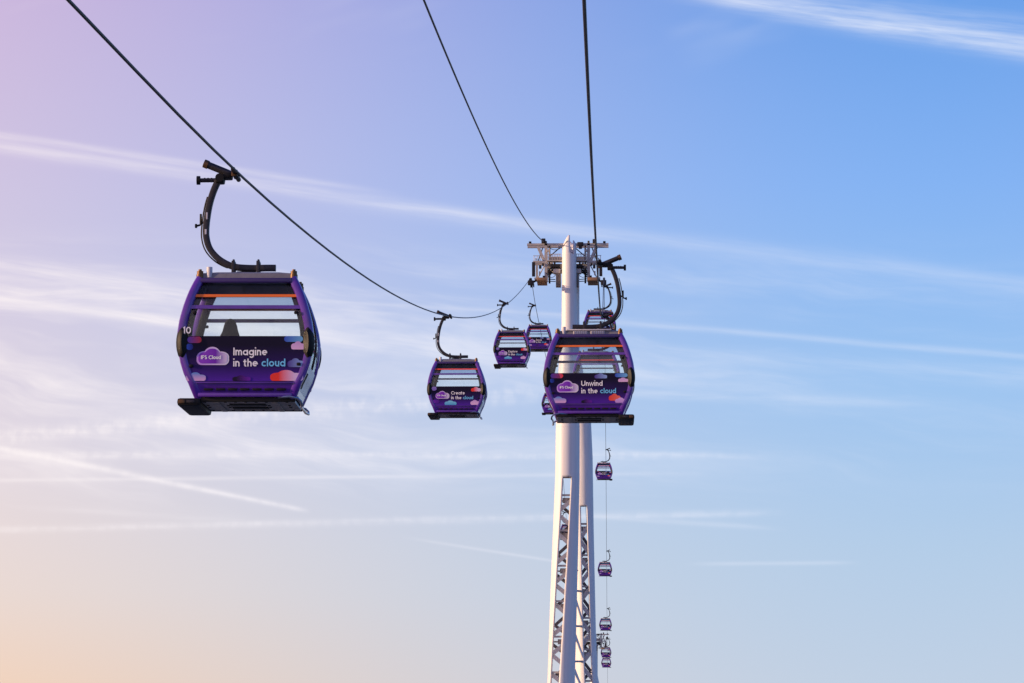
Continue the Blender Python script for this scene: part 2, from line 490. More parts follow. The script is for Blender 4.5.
def glyph(c):
    h = 0.065; b = 0.19
    if c == 'I': return [[(h, 0), (h, .70)]], .13
    if c == 'm': return [[(h, 0), (h, .50)], arc(.19, .30, .125, 180, 0, ry=.14) + [(.315, 0)], arc(.44, .30, .125, 180, 0, ry=.14) + [(.565, 0)]], .63
    if c == 'n': return [[(h, 0), (h, .50)], arc(.205, .29, .14, 180, 0, ry=.15) + [(.345, 0)]], .41
    if c == 'h': return [[(h, 0), (h, .72)], arc(.205, .29, .14, 180, 0, ry=.15) + [(.345, 0)]], .41
    if c == 'r': return [[(h, 0), (h, .50)], arc(.205, .29, .14, 180, 75, ry=.15)], .28
    if c == 'u': return [arc(.205, .21, .14, 180, 360, ry=.15), [(h, .21), (h, .50)], [(.345, 0), (.345, .50)]], .41
    if c in 'adgpq':
        s = [arc(.065 + b - .01, .25, b - .01, 0, 360, 24)]
        x = .425
        if c == 'p': s = [arc(.065 + b, .25, b - .01, 0, 360, 24), [(h, -.2), (h, .5)]]
        elif c == 'a': s.append([(x, 0), (x, .5)])
        elif c == 'd': s.append([(x, 0), (x, .72)])
        elif c == 'g': s.append([(x, .5), (x, .0)] + arc(.255, -.02, .17, 0, -150, ry=.16))
        return s, .49
    if c == 'o': return [arc(.25, .25, .185, 0, 360, 24)], .50
    if c == 'c': return [arc(.25, .25, .185, 45, 315, 20)], .43
    if c == 'e': return [[(.08, .25), (.42, .25)] + arc(.25, .25, .18, 0, 305, 22)], .50
    if c == 'i': return [[(h, 0), (h, .50)], [(h, .62), (h, .735)]], .13
    if c == 'l': return [[(h, 0), (h, .72)]], .13
    if c == 't': return [[(.14, .64), (.14, .15)] + arc(.245, .15, .105, 180, 285, 8), [(.0, .455), (.29, .455)]], .31
    if c == 'w': return [[(.03, .50), (.18, .03), (.32, .46), (.46, .03), (.61, .50)]], .64
    if c == 'v': return [[(.03, .50), (.205, .03), (.38, .50)]], .41
    if c == 'x': return [[(.04, 0), (.38, .5)], [(.04, .5), (.38, 0)]], .42
    if c == 'U': return [[(h, .70), (h, .26)] + arc(.29, .26, .225, 180, 360, 16, ry=.20) + [(.515, .70)]], .58
    if c == 'C': return [arc(.36, .35, .295, 45, 315, 24)], .63
    if c == 'S': return [arc(.24, .52, .165, 40, 270, 16, ry=.13) + arc(.24, .2, .175, 90, -140, 16, ry=.145)], .47
    if c == 'E': return [[(.43, .64), (h, .64), (h, .06), (.43, .06)], [(h, .35), (.40, .35)]], .47
    if c == 'F': return [[(.42, .64), (h, .64), (h, 0)], [(h, .34), (.38, .34)]], .44
    if c == 'D': return [[(.22, .06), (h, .06), (h, .64), (.22, .64)] + arc(.24, .35, .30, 90, -90, 16, ry=.29)], .60
    if c == 'R': return [[(h, 0), (h, .64), (.25, .64)] + arc(.25, .48, .17, 90, -90, 10, ry=.16) + [(h, .32)], [(.24, .32), (.44, 0)]], .49
    if c == '1': return [[(.02, .56), (.16, .66), (.16, 0)]], .25
    if c == '0': return [arc(.26, .35, .2, 0, 360, 24, ry=.29)], .52
    return [], .22


def ribbon(bm, pts, w, y, ox, oz, sc):
    P = [Vector((p[0], p[1], 0)) for p in pts]
    closed = (P[0] - P[-1]).length < 1e-4
    if closed: P = P[:-1]
    n = len(P); L = []; Rr = []
    for i in range(n):
        a = P[(i - 1) % n] if (closed or i > 0) else None
        b = P[(i + 1) % n] if (closed or i < n - 1) else None
        d1 = (P[i] - a).normalized() if a is not None else None
        d2 = (b - P[i]).normalized() if b is not None else None
        if d1 is None: d1 = d2
        if d2 is None: d2 = d1
        t = (d1 + d2).normalized() if (d1 + d2).length > 1e-5 else d1
        nn = Vector((-t.y, t.x, 0)); k = 1 / max(0.45, nn.dot(Vector((-d1.y, d1.x, 0))))
        for lst, s in ((L, 1), (Rr, -1)):
            q = P[i] + nn * (s * w / 2 * k)
            lst.append(bm.verts.new((ox + q.x * sc, y, oz + q.y * sc)))
    for i in range(n if closed else n - 1):
        j = (i + 1) % n
        bm.faces.new((L[i], L[j], Rr[j], Rr[i]))


def text_mesh(key, txt, cap, m, y, weight=ST, x=0.0, z=0.0, track=0.055):
    """raised vinyl lettering in the x-z plane, read from -Y"""
    def build(bm):
        sc = cap / 0.70; px = 0.0; k = 0
        for ch in txt:
            st, w = glyph(ch)
            for s in st:
                ribbon(bm, s, weight, y - 0.0004 * (k % 4), x + px * sc, z, sc); k += 1
            px += w + track
    return cached(key, m, build)


def text_w(txt, cap, track=0.055): return sum(glyph(c)[1] + track for c in txt) * cap / 0.70


# ------------------------------------------------------------------ gondola cabin
PROF = [(-.02, .835), (0.0, .845), (.12, .895), (.25, .945), (.4, 1.02), (.6, 1.085), (.8, 1.125), (.95, 1.14), (1.1, 1.138), (1.3, 1.108), (1.55, 1.04), (1.75, .972), (1.9, .908), (2.03, .84), (2.1, .81)]


def W(z):
    for (a, p), (b, q) in zip(PROF, PROF[1:]):
        if z <= b: return p + (q - p) * (z - a) / (b - a)
    return PROF[-1][1]


def D(z):
    """half length of the cabin at height z"""
    if z < .26: return 1.0 - .10 * ((.26 - z) / .26) ** 1.5
    if z > 1.45: return 1.0 - .11 * ((z - 1.45) / .6) ** 1.5
    return 1.0


def end_sheet(bm, z0, z1, m, off, th=0.03, nz=8, y_extra=0.0, zf=None):
    fr, bk_ = [], []
    for k in range(nz + 1):
        z = z0 + (z1 - z0) * k / nz; w = W(z) - m; y = -(D(z) + off)
        fr.append([bm.verts.new((s * w, y, z)) for s in (-1, 1)]); bk_.append([bm.verts.new((s * w, y + th, z)) for s in (-1, 1)])
    for k in range(nz):
        bm.faces.new((fr[k][0], fr[k][1], fr[k + 1][1], fr[k + 1][0])); bm.faces.new((bk_[k][1], bk_[k][0], bk_[k + 1][0], bk_[k + 1][1]))
        for s in (0, 1): bm.faces.new((fr[k][s], fr[k + 1][s], bk_[k + 1][s], bk_[k][s]))
    bm.faces.new((fr[0][0], bk_[0][0], bk_[0][1], fr[0][1])); bm.faces.new((fr[-1][0], fr[-1][1], bk_[-1][1], bk_[-1][0]))


def side_sheet(bm, z0, z1, y0, y1, off, th=0.025, nz=10):
    """on the +x side"""
    A, B = [], []
    for k in range(nz + 1):
        z = z0 + (z1 - z0) * k / nz; x = W(z) + off
        A.append([bm.verts.new((x, y, z)) for y in (y0, y1)]); B.append([bm.verts.new((x - th, y, z)) for y in (y0, y1)])
    for k in range(nz):
        bm.faces.new((A[k][0], A[k][1], A[k + 1][1], A[k + 1][0])); bm.faces.new((B[k][1], B[k][0], B[k + 1][0], B[k + 1][1]))
        for s in (0, 1): bm.faces.new((A[k][s], A[k + 1][s], B[k + 1][s], B[k][s]))
    bm.faces.new((A[0][0], B[0][0], B[0][1], A[0][1])); bm.faces.new((A[-1][0], A[-1][1], B[-1][1], B[-1][0]))


def cloud_outline(x0, x1, z0, z1):
    """rounded base with three puffs on top"""
    w, h = x1 - x0, z1 - z0
    rb = .27 * h; n = 40; top, bot = [], []
    puffs = ((.24, .42, .24 * w, .34 * h), (.48, .60, .25 * w, .40 * h), (.76, .44, .24 * w, .30 * h))
    for k in range(n + 1):
        x = .5 - .5 * math.cos(math.pi * k / n); X = x * w
        e = max(0.0, 1 - (max(0, rb - X, X - (w - rb)) / rb) ** 2) ** .5
        t = rb + rb * e
        for cx, cz, rx, rz in puffs:
            q = 1 - ((X - cx * w) / rx) ** 2
            if q > 0: t = max(t, cz * h + rz * math.sqrt(q))
        top.append((x0 + X, z0 + t)); bot.append((x0 + X, z0 + rb - rb * e))
    return bot + top[::-1][1:-1]


def cap_outline(x0, x1, z0, z1):
    r = (z1 - z0) / 2
    return [(x1 - r + r * math.cos(R(a)), z0 + r + r * math.sin(R(a))) for a in range(-90, 91, 18)] + \
           [(x0 + r + r * math.cos(R(a)), z0 + r + r * math.sin(R(a))) for a in range(90, 271, 18)]


def decal(key, outline, m, y):
    def build(bm):
        f = [bm.verts.new((x, y, z)) for x, z in outline]
        b = [bm.verts.new((x, y + .002, z)) for x, z in outline]
        bm.faces.new(f); bm.faces.new(b[::-1]); n = len(f)
        for k in range(n): bm.faces.new((f[k], b[k], b[(k + 1) % n], f[(k + 1) % n]))
    return cached(key, m, build)


YP = -1.026          # outer face of the printed end panel
SETS = {
    'a': [('cap', -.98, -.74, .91, 1.02, 'lilac_red'), ('cap', -1.0, -.88, .79, .90, 'deepblue'), ('cap', .66, .98, .93, 1.03, 'blue'),
          ('cl', .78, 1.02, .80, .94, 'pink'), ('cl', .72, 1.0, .50, .65, 'lilac_blue'), ('cl', .43, .99, .265, .45, 'red_lilac'),
          ('cl', -.21, .10, .265, .36, 'dark_purple'), ('cl', -1.0, -.66, .265, .41, 'blue_lilac')],
    'b': [('cap', -.98, -.66, .90, 1.02, 'lilac_red'), ('cap', -1.0, -.88, .78, .89, 'deepblue'), ('cl', .14, .46, .89, 1.02, 'lilac_blue'),
          ('cap', .66, .98, .92, 1.02, 'blue'), ('cl', .74, 1.0, .80, .91, 'pink'), ('cl', .50, .80, .32, .50, 'red'),
          ('cl', .66, .96, .265, .40, 'lilac'), ('cl', -.2, .08, .265, .36, 'dark_purple'), ('cl', -.96, -.58, .265, .43, 'blue_lilac')],
    'c': [('cap', -.98, -.78, .86, 1.02, 'lilac'), ('cl', .60, 1.0, .82, 1.0, 'red_lilac'), ('cl', -1.0, -.66, .36, .54, 'purple'),
          ('cl', -.46, .02, .28, .46, 'cyan'), ('cl', .58, .94, .285, .48, 'pink')],
}


def make_cabin(lane, y, word, style, number, label, stripe=STRIPE_O, detail=True, off=.28):
    left = lane < -1
    side = off if left else -off
    root = bpy.data.objects.new('gondola_cabin', None); scn.collection.objects.link(root)
    root.location = (lane + side, y, rope_z(y, lane) - 3.98)
    root.rotation_euler = (0, 0, 0 if left else math.pi)
    root.empty_display_size = 0.4
    tag(root, label, 'cable car', 'purple cable cars hanging along the line')

    def part(name, key, m, build, rotz=0.0, parent=None, loc=(0, 0, 0)):
        return link(name, cached(key, m, build), parent or root, loc, rotz)

    # corner posts and rails
    for sx in (-1, 1):
        for sy in (-1, 1):
            def post(bm, sx=sx, sy=sy):
                pts = [(sx * (W(z) - .055), sy * (D(z) - .05), z) for z in [2.03 * k / 24 for k in range(25)]]
                section(bm, pts, rrect(.17, .15, .05))
            part('corner_post', 'post%d%d' % (sx, sy), PURPLE, post)
            def shade_strip(bm, sx=sx, sy=sy):  # added dark strip: paints in shade on the unlit inner side of each post
                pts = [(sx * (W(z) - .15), sy * (D(z) - .16), z) for z in [.08 + 1.88 * k / 16 for k in range(17)]]
                section(bm, pts, rrect(.14, .13, .03))
            part('post_shade_strip', 'shade_strip%d%d' % (sx, sy), BAND, shade_strip)
    for e in (0, math.pi):
        part('top_rail', 'toprail', DARKPURPLE, lambda bm: box(bm, (0, -D(2.0) + .02, 1.995), (1.56, .14, .085), .02), e)
        part('bottom_rail', 'botrail', PURPLE, lambda bm: box(bm, (0, -D(.03) + .01, .035), (1.60, .15, .075), .025), e)
        part('window_header', 'header', TINT, lambda bm: end_sheet(bm, 1.757, 1.955, .13, -.045, .012), e)
        part('stripe', 'stripe' + stripe.name, stripe, lambda bm: end_sheet(bm, 1.705, 1.752, .10, .0, .05, 2), e)
        part('window_bar', 'bar', PURPLE, lambda bm: end_sheet(bm, 1.50, 1.56, .10, .012, .06, 2), e)
        part('end_window', 'pane', GLASS, lambda bm: end_sheet(bm, 1.03, 1.757, .13, -.055, .012), e)
        pn = part('end_panel', 'panel', PANEL, lambda bm: end_sheet(bm, .262, 1.03, .10, .022, .05), e)
        part('skirt', 'skirt', PURPLE, lambda bm: end_sheet(bm, .06, .258, .10, .012, .05, 5), e)
        part('trim_line', 'trimline', PURPLE, lambda bm: box(bm, (0, -1.028, .235), (1.66, .02, .016), .005), e)
        if detail:
            for k in range(7):
                def slot(bm):
                    box(bm, (0, -.995, .125), (.155, .035, .036), .008)
                part('vent_slot', 'slot', BLACK, slot, e, loc=((k - 3) * .205 * (1 if e == 0 else -1), 0, 0))
            for k, (sx, sz) in enumerate(((-.91, .52), (.91, .55), (-.86, 1.43), (.86, 1.43))):
                def stud(bm):
                    box(bm, (0, 0, 0), (.07, .05, .055), .02)
                part('stud', 'stud', BLACK, stud, e, loc=((sx if e == 0 else -sx), (-1.03 if e == 0 else 1.03), sz))
        # printed clouds, logo and words on the end panel
        for k, (t, x0, x1, z0, z1, ink) in enumerate(SETS[style]):
            f = cloud_outline if t == 'cl' else cap_outline
            link('cloud_print', decal('dec%s%d' % (style, k), f(x0, x1, z0, z1), INKS[ink], YP - .0005 * k), pn).rotation_euler = (0, 0, 0)
        rim = cloud_outline(-.82, -.27, .535, .845); inn = cloud_outline(-.79, -.30, .56, .815)
        link('logo', decal('logorim', rim, INKS['logo_rim'], YP - .001), pn)
        link('logo', decal('logoin', inn, INKS['logo'], YP - .0035), pn)
        link('logo_lettering', text_mesh('logotxt', 'IFS', .062, INK, YP - .0065, .15, -.745, .635, .05), pn)
        link('logo_lettering', text_mesh('logotxt2', 'Cloud', .062, INK, YP - .0065, .15, -.745 + text_w('IFS ', .062, .05), .635, .05), pn)
        z1, z2, cap = .70, .51, .130
        link('lettering', text_mesh('w' + word, word, cap, INK, YP - .004, ST, -.20, z1), pn)
        link('lettering', text_mesh('in', 'in', cap, INK, YP - .004, ST, -.20, z2), pn)
        link('lettering', text_mesh('the', 'the', cap, INK, YP - .004, ST, -.20 + text_w('in ', cap), z2), pn)
        link('lettering', text_mesh('cloudw', 'cloud', cap, CYAN, YP - .004, ST, -.20 + text_w('in the ', cap), z2), pn)
        if number:
            link('number', text_mesh('n' + number, number, .115, INK, -1.078, ST, -1.05, 1.065), pn)
    # sides: two sliding door leaves each, lower panel with slats
    for e in (0, math.pi):
        for y0, y1, nm in ((-.84, -.01, 'f'), (.01, .84, 'b')):
            dr = part('door', 'dframe' + nm, LILACWHITE, lambda bm, y0=y0, y1=y1: side_sheet(bm, .14, .55, y0, y1, .004, .03), e)
            part('door_window', 'dglass' + nm, GLASS, lambda bm, y0=y0, y1=y1: side_sheet(bm, .552, 1.86, y0, y1, -.004, .012), e, dr)
            part('door_edge', 'dedge' + nm, INNER, lambda bm, y0=y0, y1=y1: side_sheet(bm, .555, 1.86, (y1 - .035 if y1 < 0 else y0), (y1 if y1 < 0 else y0 + .035), .012, .035), e, dr)
        part('side_header', 'shead', DARKPURPLE, lambda bm: side_sheet(bm, 1.865, 2.03, -.86, .86, .004, .05), e)
        part('side_sill', 'ssill', PURPLE, lambda bm: side_sheet(bm, .0, .135, -.86, .86, .006, .06), e)
        for k in range(4 if detail else 0):
            part('slat', 'slat%d' % k, BLACK, lambda bm, k=k: side_sheet(bm, .17, .42, -.80 + k * .07, -.765 + k * .07, .018, .03, 4), e)
        part('side_handrail', 'hrail', CHAR, lambda bm: tube(bm, [(W(1.0) - .09, -.8, 1.0), (W(1.0) - .09, .8, 1.0)], .02), e)
    for sx in (-1, 1):
        for sy in (-1, 1):
            def guard(bm):
                n = 20
                r = []
                for t, s in ((-.075, .78), (-.04, 1.0), (.04, 1.0), (.075, .80)):
                    r.append([bm.verts.new((t, .085 * s * math.cos(2 * math.pi * k / n), .265 * s * math.sin(2 * math.pi * k / n))) for k in range(n)])
                for a, b in zip(r, r[1:]):
                    for k in range(n): bm.faces.new((a[k], a[(k + 1) % n], b[(k + 1) % n], b[k]))
                bm.faces.new(r[0][::-1]); bm.faces.new(r[-1])
            o = part('corner_guard', 'guard', BLACK, guard, 0, loc=(sx * 1.075, sy * 1.0, .92))
            o.rotation_euler = (0, 0, R(90 + 40 * sx * sy))
    # floor, ceiling, benches
    part('floor', 'floor', INNER, lambda bm: box(bm, (0, 0, .03), (1.74, 1.74, .06)))
    part('ceiling', 'ceiling', BAND, lambda bm: box(bm, (0, 0, 2.0), (1.56, 1.70, .06)))
    for e in (0, math.pi):
        b = part('bench', 'bench', SEAT, lambda bm: box(bm, (0, -.66, .43), (1.6, .44, .09), .03), e)
        part('bench_back', 'bback', SEAT, lambda bm: box(bm, (0, -.90, .72), (1.6, .07, .46), .03), e, b)
    # roof
    def roof(bm):
        for (z0, a0, b0), (z1, a1, b1) in (((2.035, .80, .84), (2.13, .78, .82)), ((2.13, .78, .82), (2.185, .52, .56))):
            v0 = [bm.verts.new((sx * a0, sy * b0, z0)) for sx, sy in ((-1, -1), (1, -1), (1, 1), (-1, 1))]
            v1 = [bm.verts.new((sx * a1, sy * b1, z1)) for sx, sy in ((-1, -1), (1, -1), (1, 1), (-1, 1))]
            for k in range(4): bm.faces.new((v0[k], v0[(k + 1) % 4], v1[(k + 1) % 4], v1[k]))
            if z0 < 2.05: bm.faces.new(v0[::-1])
            else: bm.faces.new(v1)
        bmesh.ops.remove_doubles(bm, verts=bm.verts[:], dist=1e-4)
    rf = part('roof', 'roof', GREY, roof)
    for e in (0, math.pi):
        for s in ((-.22, .22) if e else ()):
            part('roof_vent', 'rvent%s' % s, PALE, lambda bm, s=s: box(bm, (s, -.80, 2.09), (.36, .10, .085), .015), e, rf)
            if detail:
                for k in range(7):
                    part('louvre', 'louv', GREY, lambda bm: box(bm, (0, -.853, 2.09), (.012, .012, .07)), e, rf,
                         loc=((s - .15 + .05 * k) * (1 if e == 0 else -1), 0, 0))
        part('roof_plate', 'rplate', PALE, lambda bm: box(bm, (0, -.73, 2.158), (1.15, .28, .035), .012), e, rf) if e else None
        def knob(bm):
            for z, r in ((2.08, .065), (2.14, .055)):
                tube(bm, [(0, 0, z - .04), (0, 0, z + .03)], r, 12)
            tube(bm, [(0, 0, 2.15), (0, 0, 2.20)], .03, 10)
        for s in (-1, 1):
            part('corner_knob', 'knob', BRONZE, knob, 0, rf, loc=(s * .80, .80 * (1 if e else -1), 0))
        part('roof_beacon', 'beacon', PALE, lambda bm: tube(bm, [(-.64, -.80, 2.06), (-.64, -.80, 2.24)], .05, 12), e, rf)
    # underbody
    def under(bm):
        box(bm, (0, 0, -.045), (1.66, 1.80, .05), .012)
        for s in (-.5, .5): box(bm, (s, 0, -.078), (.10, 1.7, .03), .01)
    ub = part('underbody', 'under', OLIVE, under)
    for e in (0, math.pi):
        part('underbody_lip', 'ulip', BLACK, lambda bm: box(bm, (0, -.905, -.045), (1.70, .045, .075), .012), e, ub)
        part('hatch', 'grille', BLACK, lambda bm: box(bm, (.0, -.30, -.078), (.62, .34, .02), .006), e, ub)
        if detail:
            for j in range(2):
                for k in range(9):
                    part('bolt', 'ubolt', BLACK, lambda bm: box(bm, (0, 0, -.074), (.05, .05, .02), .008), 0, ub, loc=((k - 4) * .175, (.78 - j * .62) * (1 if e else -1), 0))
    # guide runner on the outer side, wire guide on the inner side
    gr = part('guide_runner', 'runner', BLACK, lambda bm: box(bm, (-.95, 0, -.085), (.40, 1.96, .13), .05))
    for s in (-1, 1):
        part('reflector', 'refl%d' % s, BRONZE, lambda bm, s=s: box(bm, (-1.07, s * .965, -.08), (.11, .05, .07), .015), 0, gr)
        part('reflector', 'reflp%d' % s, CHAR, lambda bm, s=s: box(bm, (-.92, s * .965, -.08), (.14, .05, .05), .015), 0, gr)
    def wire(bm):
        pts = [(.56, -.93, -.01), (.76, -1.0, .0), (.90, -1.0, -.03), (.95, -.98, -.08), (.96, -.90, -.13), (.93, -.6, -.14), (.93, .6, -.14),
               (.96, .90, -.13), (.95, .98, -.08), (.90, 1.0, -.03), (.76, 1.0, .0), (.56, .93, -.01)]
        section(bm, pts, circ(.022, 8), Vector((0, 0, 1)))
    part('guide_wire', 'wire', CHROME, wire)
    # hanger arm
    def up_(x, y, z):
        t = max(0.0, min(1.0, (z - 2.25) / 1.0)); t = t * t * (3 - 2 * t)
        return (x - .13 * t, y, z + .18 * t)
    key = [(.43, 2.335), (.25, 2.335), (.06, 2.33), (-.23, 2.345), (-.40, 2.395), (-.57, 2.50), (-.71, 2.66), (-.777, 2.85), (-.785, 3.07), (-.74, 3.415), (-.67, 3.67), (-.59, 3.86)]
    hp = []
    for i in range(len(key) - 1):
        p0, p1, p2, p3 = (Vector(key[max(0, min(len(key) - 1, i + q))]) for q in (-1, 0, 1, 2))
        for t in (0, .25, .5, .75):
            hp.append(.5 * (2 * p1 + (p2 - p0) * t + (2 * p0 - 5 * p1 + 4 * p2 - p3) * t * t + (3 * p1 - p0 - 3 * p2 + p3) * t ** 3))
    hp.append(Vector(key[-1]))
    arm = part('hanger_arm', 'arm', CHAR, lambda bm: section(bm, [(p[0], 0, p[1]) for p in hp], rrect(.14, .108, .02)))
    for x in (-.30, .13):
        def bracket(bm, x=x):
            for s in (-1, 1):
                box(bm, (x, s * .11, 2.30), (.06, .04, .30), .012)
                box(bm, (x, s * .16, 2.17), (.09, .12, .06), .012)
            box(bm, (x, 0, 2.43), (.06, .20, .05), .02)
            box(bm, (x, 0, 2.46), (.035, .10, .05), .012)
        part('hanger_bracket', 'brk%s' % x, CHAR, bracket, 0, arm)
    part('damper_pad', 'pad', BLACK, lambda bm: box(bm, (-.08, 0, 2.245), (.34, .14, .05), .02), 0, arm)
    part('roof_mount', 'rmount', CHAR, lambda bm: box(bm, (-.08, 0, 2.20), (.62, .42, .04), .01), 0, arm)
    part('data_plate', 'plate', PALE, lambda bm: box(bm, (-.768, -.083, 3.24), (.03, .006, .12), .002), 0, arm)
    part('data_plate', 'plate2', PALE, lambda bm: box(bm, (-.785, -.083, 2.96), (.034, .006, .09), .002), 0, arm)
    part('conduit', 'conduit', BLACK, lambda bm: section(bm, [(p[0] - .085, .05, p[1] - .02) for p in hp[14:40]], circ(.014, 6)), 0, arm)
    def lever(bm):
        tube(bm, [(-.78, -.02, 3.13), (-.88, -.02, 3.13)], .022)
        tube(bm, [(-.88, -.02, 3.28), (-.88, -.02, 3.09)], .02)
        tube(bm, [(-.88, -.02, 3.09), (-.95, -.02, 3.07)], .018)
        box(bm, (-.96, -.02, 3.07), (.04, .06, .07), .012)
    part('release_lever', 'lever', BLACK, lever, 0, arm)
    # grip
    def grip(bm):
        box(bm, (-.42, 0, 3.71), (.15, .24, .15), .03)
        box(bm, (-.29, 0, 3.765), (.16, .30, .10), .03)
        box(bm, (-.15, 0, 3.80), (.10, .46, .11), .03)
        tube(bm, [(-.15, -.55, 3.80), (-.15, .55, 3.80)], .042, 10)
        tube(bm, [(-.42, -.16, 3.72), (-.42, .16, 3.72)], .075, 14)
    gp = part('grip', 'grip', BLACK, grip, 0, None, (-.13, 0, .18))
    dn = Vector((-.56, 0, .23)).normalized(); c0 = Vector((-.20, -.06, 3.78))
    part('spring_housing', 'spring', CHAR, lambda bm: tube(bm, [c0, c0 + dn * .46], .062, 14), 0, gp)
    part('housing_cap', 'scap', BRONZE, lambda bm: tube(bm, [c0 + dn * .462, c0 + dn * .54], .075, 14), 0, gp)
    def roller(bm):
        tube(bm, [(-.44, 0, 3.70), (-.78, 0, 3.695)], .038, 10)
        for x in (-.56, -.62, -.68): tube(bm, [(x, 0, 3.70), (x - .025, 0, 3.70)], .042, 10)
    part('roller_arm', 'rollarm', CHAR, roller, 0, gp)
    part('roller', 'roller', BLACK, lambda bm: tube(bm, [(-.77, 0, 3.695), (-.83, 0, 3.695)], .078, 16), 0, gp)
    part('grip_jaw', 'jaw', BRONZE, lambda bm: box(bm, (-.155, -.27, 3.775), (.10, .035, .11), .02), 0, gp)
    return root


c10 = make_cabin(LANE_L, 51.4, 'Imagine', 'a', '10', 'largest purple cable car at left, reading Imagine in the cloud', off=.215)
make_cabin(LANE_R, 77.0, 'Unwind', 'b', None, 'purple cable car in front of the white tower, reading Unwind in the cloud', off=.21)
make_cabin(LANE_L, 120.6, 'Create', 'c', None, 'purple cable car with red stripe, hung at the low point of the left cable', STRIPE_R, off=.32)
make_cabin(LANE_R, 146, 'Relax', 'b', None, 'cable car seen only through the windows of the one reading Unwind', STRIPE_R)
make_cabin(LANE_L, 191, 'Explore', 'c', None, 'small purple cable car just left of the tower, nearer one of the overlapping pair', STRIPE_R)
make_cabin(LANE_R, 212, 'Dream', 'b', None, 'cable car half hidden behind the hanger arm above the one reading Unwind', STRIPE_R)
make_cabin(LANE_L, 265, 'Dream', 'b', None, 'smaller cable car of the pair left of the tower, partly behind its neighbour', STRIPE_R)
make_cabin(LANE_L, 330, 'Explore', 'c', None, 'tiny cable car peeking out left of the tower behind the one reading Unwind', STRIPE_R, False)
make_cabin(LANE_L, 455, 'Create', 'a', None, 'tiny purple cable car glimpsed through the slot of the white mast', STRIPE_R, False)
make_cabin(LANE_R, 403, 'Create', 'b', None, 'topmost of the small cable cars below right of the tower', STRIPE_R, False)
make_cabin(LANE_R, 486, 'Explore', 'b', None, 'second small cable car down on the far right cable', STRIPE_R, False)
make_cabin(LANE_R, 557, 'Dream', 'b', None, 'third small cable car down, just above the far tower head', STRIPE_R, False)
make_cabin(LANE_R, 661, 'Create', 'b', None, 'upper of the two distant cable cars stacked at the far tower', STRIPE_R, False)
make_cabin(LANE_R, 705, 'Explore', 'b', None, 'lowest and farthest distant cable car, under its twin at the far tower', STRIPE_R, False)

c10.rotation_euler.z = R(2.0)          # swings a little on its grip


# ------------------------------------------------------------------ passenger in the nearest cabin
def person():
    base = Vector(c10.location)
    root = bpy.data.objects.new('person', None); scn.collection.objects.link(root)
    root.location = base + Vector((-.27, -.60, .09)); root.rotation_euler = (0, 0, 0)
    tag(root, 'person in dark clothes seated inside the cable car reading Imagine', 'person')
    vs = [((0, 0, .47), .15), ((0, .0, .62), .145), ((0, -.01, .80), .16), ((0, -.01, .92), .12), ((0, 0, 1.0), .06), ((0, .015, 1.07), .065),       # 0-5 pelvis .. skull base
          ((.17, -.01, .89), .065), ((.24, .05, .66), .05), ((.17, .28, .56), .04), ((.12, .36, .55), .038),
          ((-.17, -.01, .89), .065), ((-.24, .05, .66), .05), ((-.17, .28, .56), .04), ((-.12, .36, .55), .038),
          ((.10, .10, .46), .10), ((.12, .46, .47), .075), ((.12, .48, .10), .05), ((.13, .60, .04), .045),
          ((-.10, .10, .46), .10), ((-.12, .46, .47), .075), ((-.12, .48, .10), .05), ((-.13, .60, .04), .045)]
    es = [(0, 1), (1, 2), (2, 3), (3, 4), (4, 5), (3, 6), (6, 7), (7, 8), (8, 9), (3, 10), (10, 11), (11, 12), (12, 13),
          (0, 14), (14, 15), (15, 16), (16, 17), (0, 18), (18, 19), (19, 20), (20, 21)]
    me = bpy.data.meshes.new('body'); me.from_pydata([v for v, r in vs], es, []); me.materials.append(COAT)
    o = link('body', me, root)
    sk = o.modifiers.new('skin', 'SKIN'); sk.use_smooth_shade = True
    for d, (v, r) in zip(me.skin_vertices[0].data, vs): d.radius = (r, r)
    me.skin_vertices[0].data[0].use_root = True
    ss = o.modifiers.new('sub', 'SUBSURF'); ss.levels = 1; ss.render_levels = 2
    bm = bmesh.new(); bmesh.ops.create_uvsphere(bm, u_segments=20, v_segments=14, radius=1.0)
    for v in bm.verts:
        x, y, z = v.co
        k = 1 - .22 * max(0, -z)
        v.co = Vector((.076 * x * k, .096 * y * k + .01, .115 * z + 1.15))
        if y > .9 and -.35 < z < .1: v.co.y += .02
    hd = link('head', to_mesh(bm, 'head', SKIN, 80), root)
    for s in (-1, 1):
        bm = bmesh.new(); bmesh.ops.create_icosphere(bm, subdivisions=2, radius=.011); bmesh.ops.translate(bm, vec=(s * .032, .095, 1.16), verts=bm.verts)
        link('eye', to_mesh(bm, 'eye', BLACK), hd)
    bm = bmesh.new()                                   # long hair falling over the shoulders
    rings = []
    for z, a, b, cy in ((1.285, .02, .02, -.01), (1.265, .062, .066, -.01), (1.22, .092, .098, -.015), (1.15, .118, .115, -.025), (1.06, .14, .12, -.035), (.97, .18, .125, -.045),
                        (.88, .215, .135, -.05), (.80, .20, .12, -.055)):
        rings.append([bm.verts.new((a * math.cos(t) * random.uniform(.95, 1.05), cy + b * math.sin(t) * random.uniform(.95, 1.05), z)) for t in [2 * math.pi * k / 18 for k in range(18)]])
    for i, (p, q) in enumerate(zip(rings, rings[1:])):
        for k in range(18):
            if i >= 3 and 2 <= k <= 6: continue
            bm.faces.new((p[k], p[(k + 1) % 18], q[(k + 1) % 18], q[k]))
    bm.faces.new(rings[0])
    h = link('hair', to_mesh(bm, 'hair', HAIR, 80), root)
    h.modifiers.new('sol', 'SOLIDIFY').thickness = .015


person()


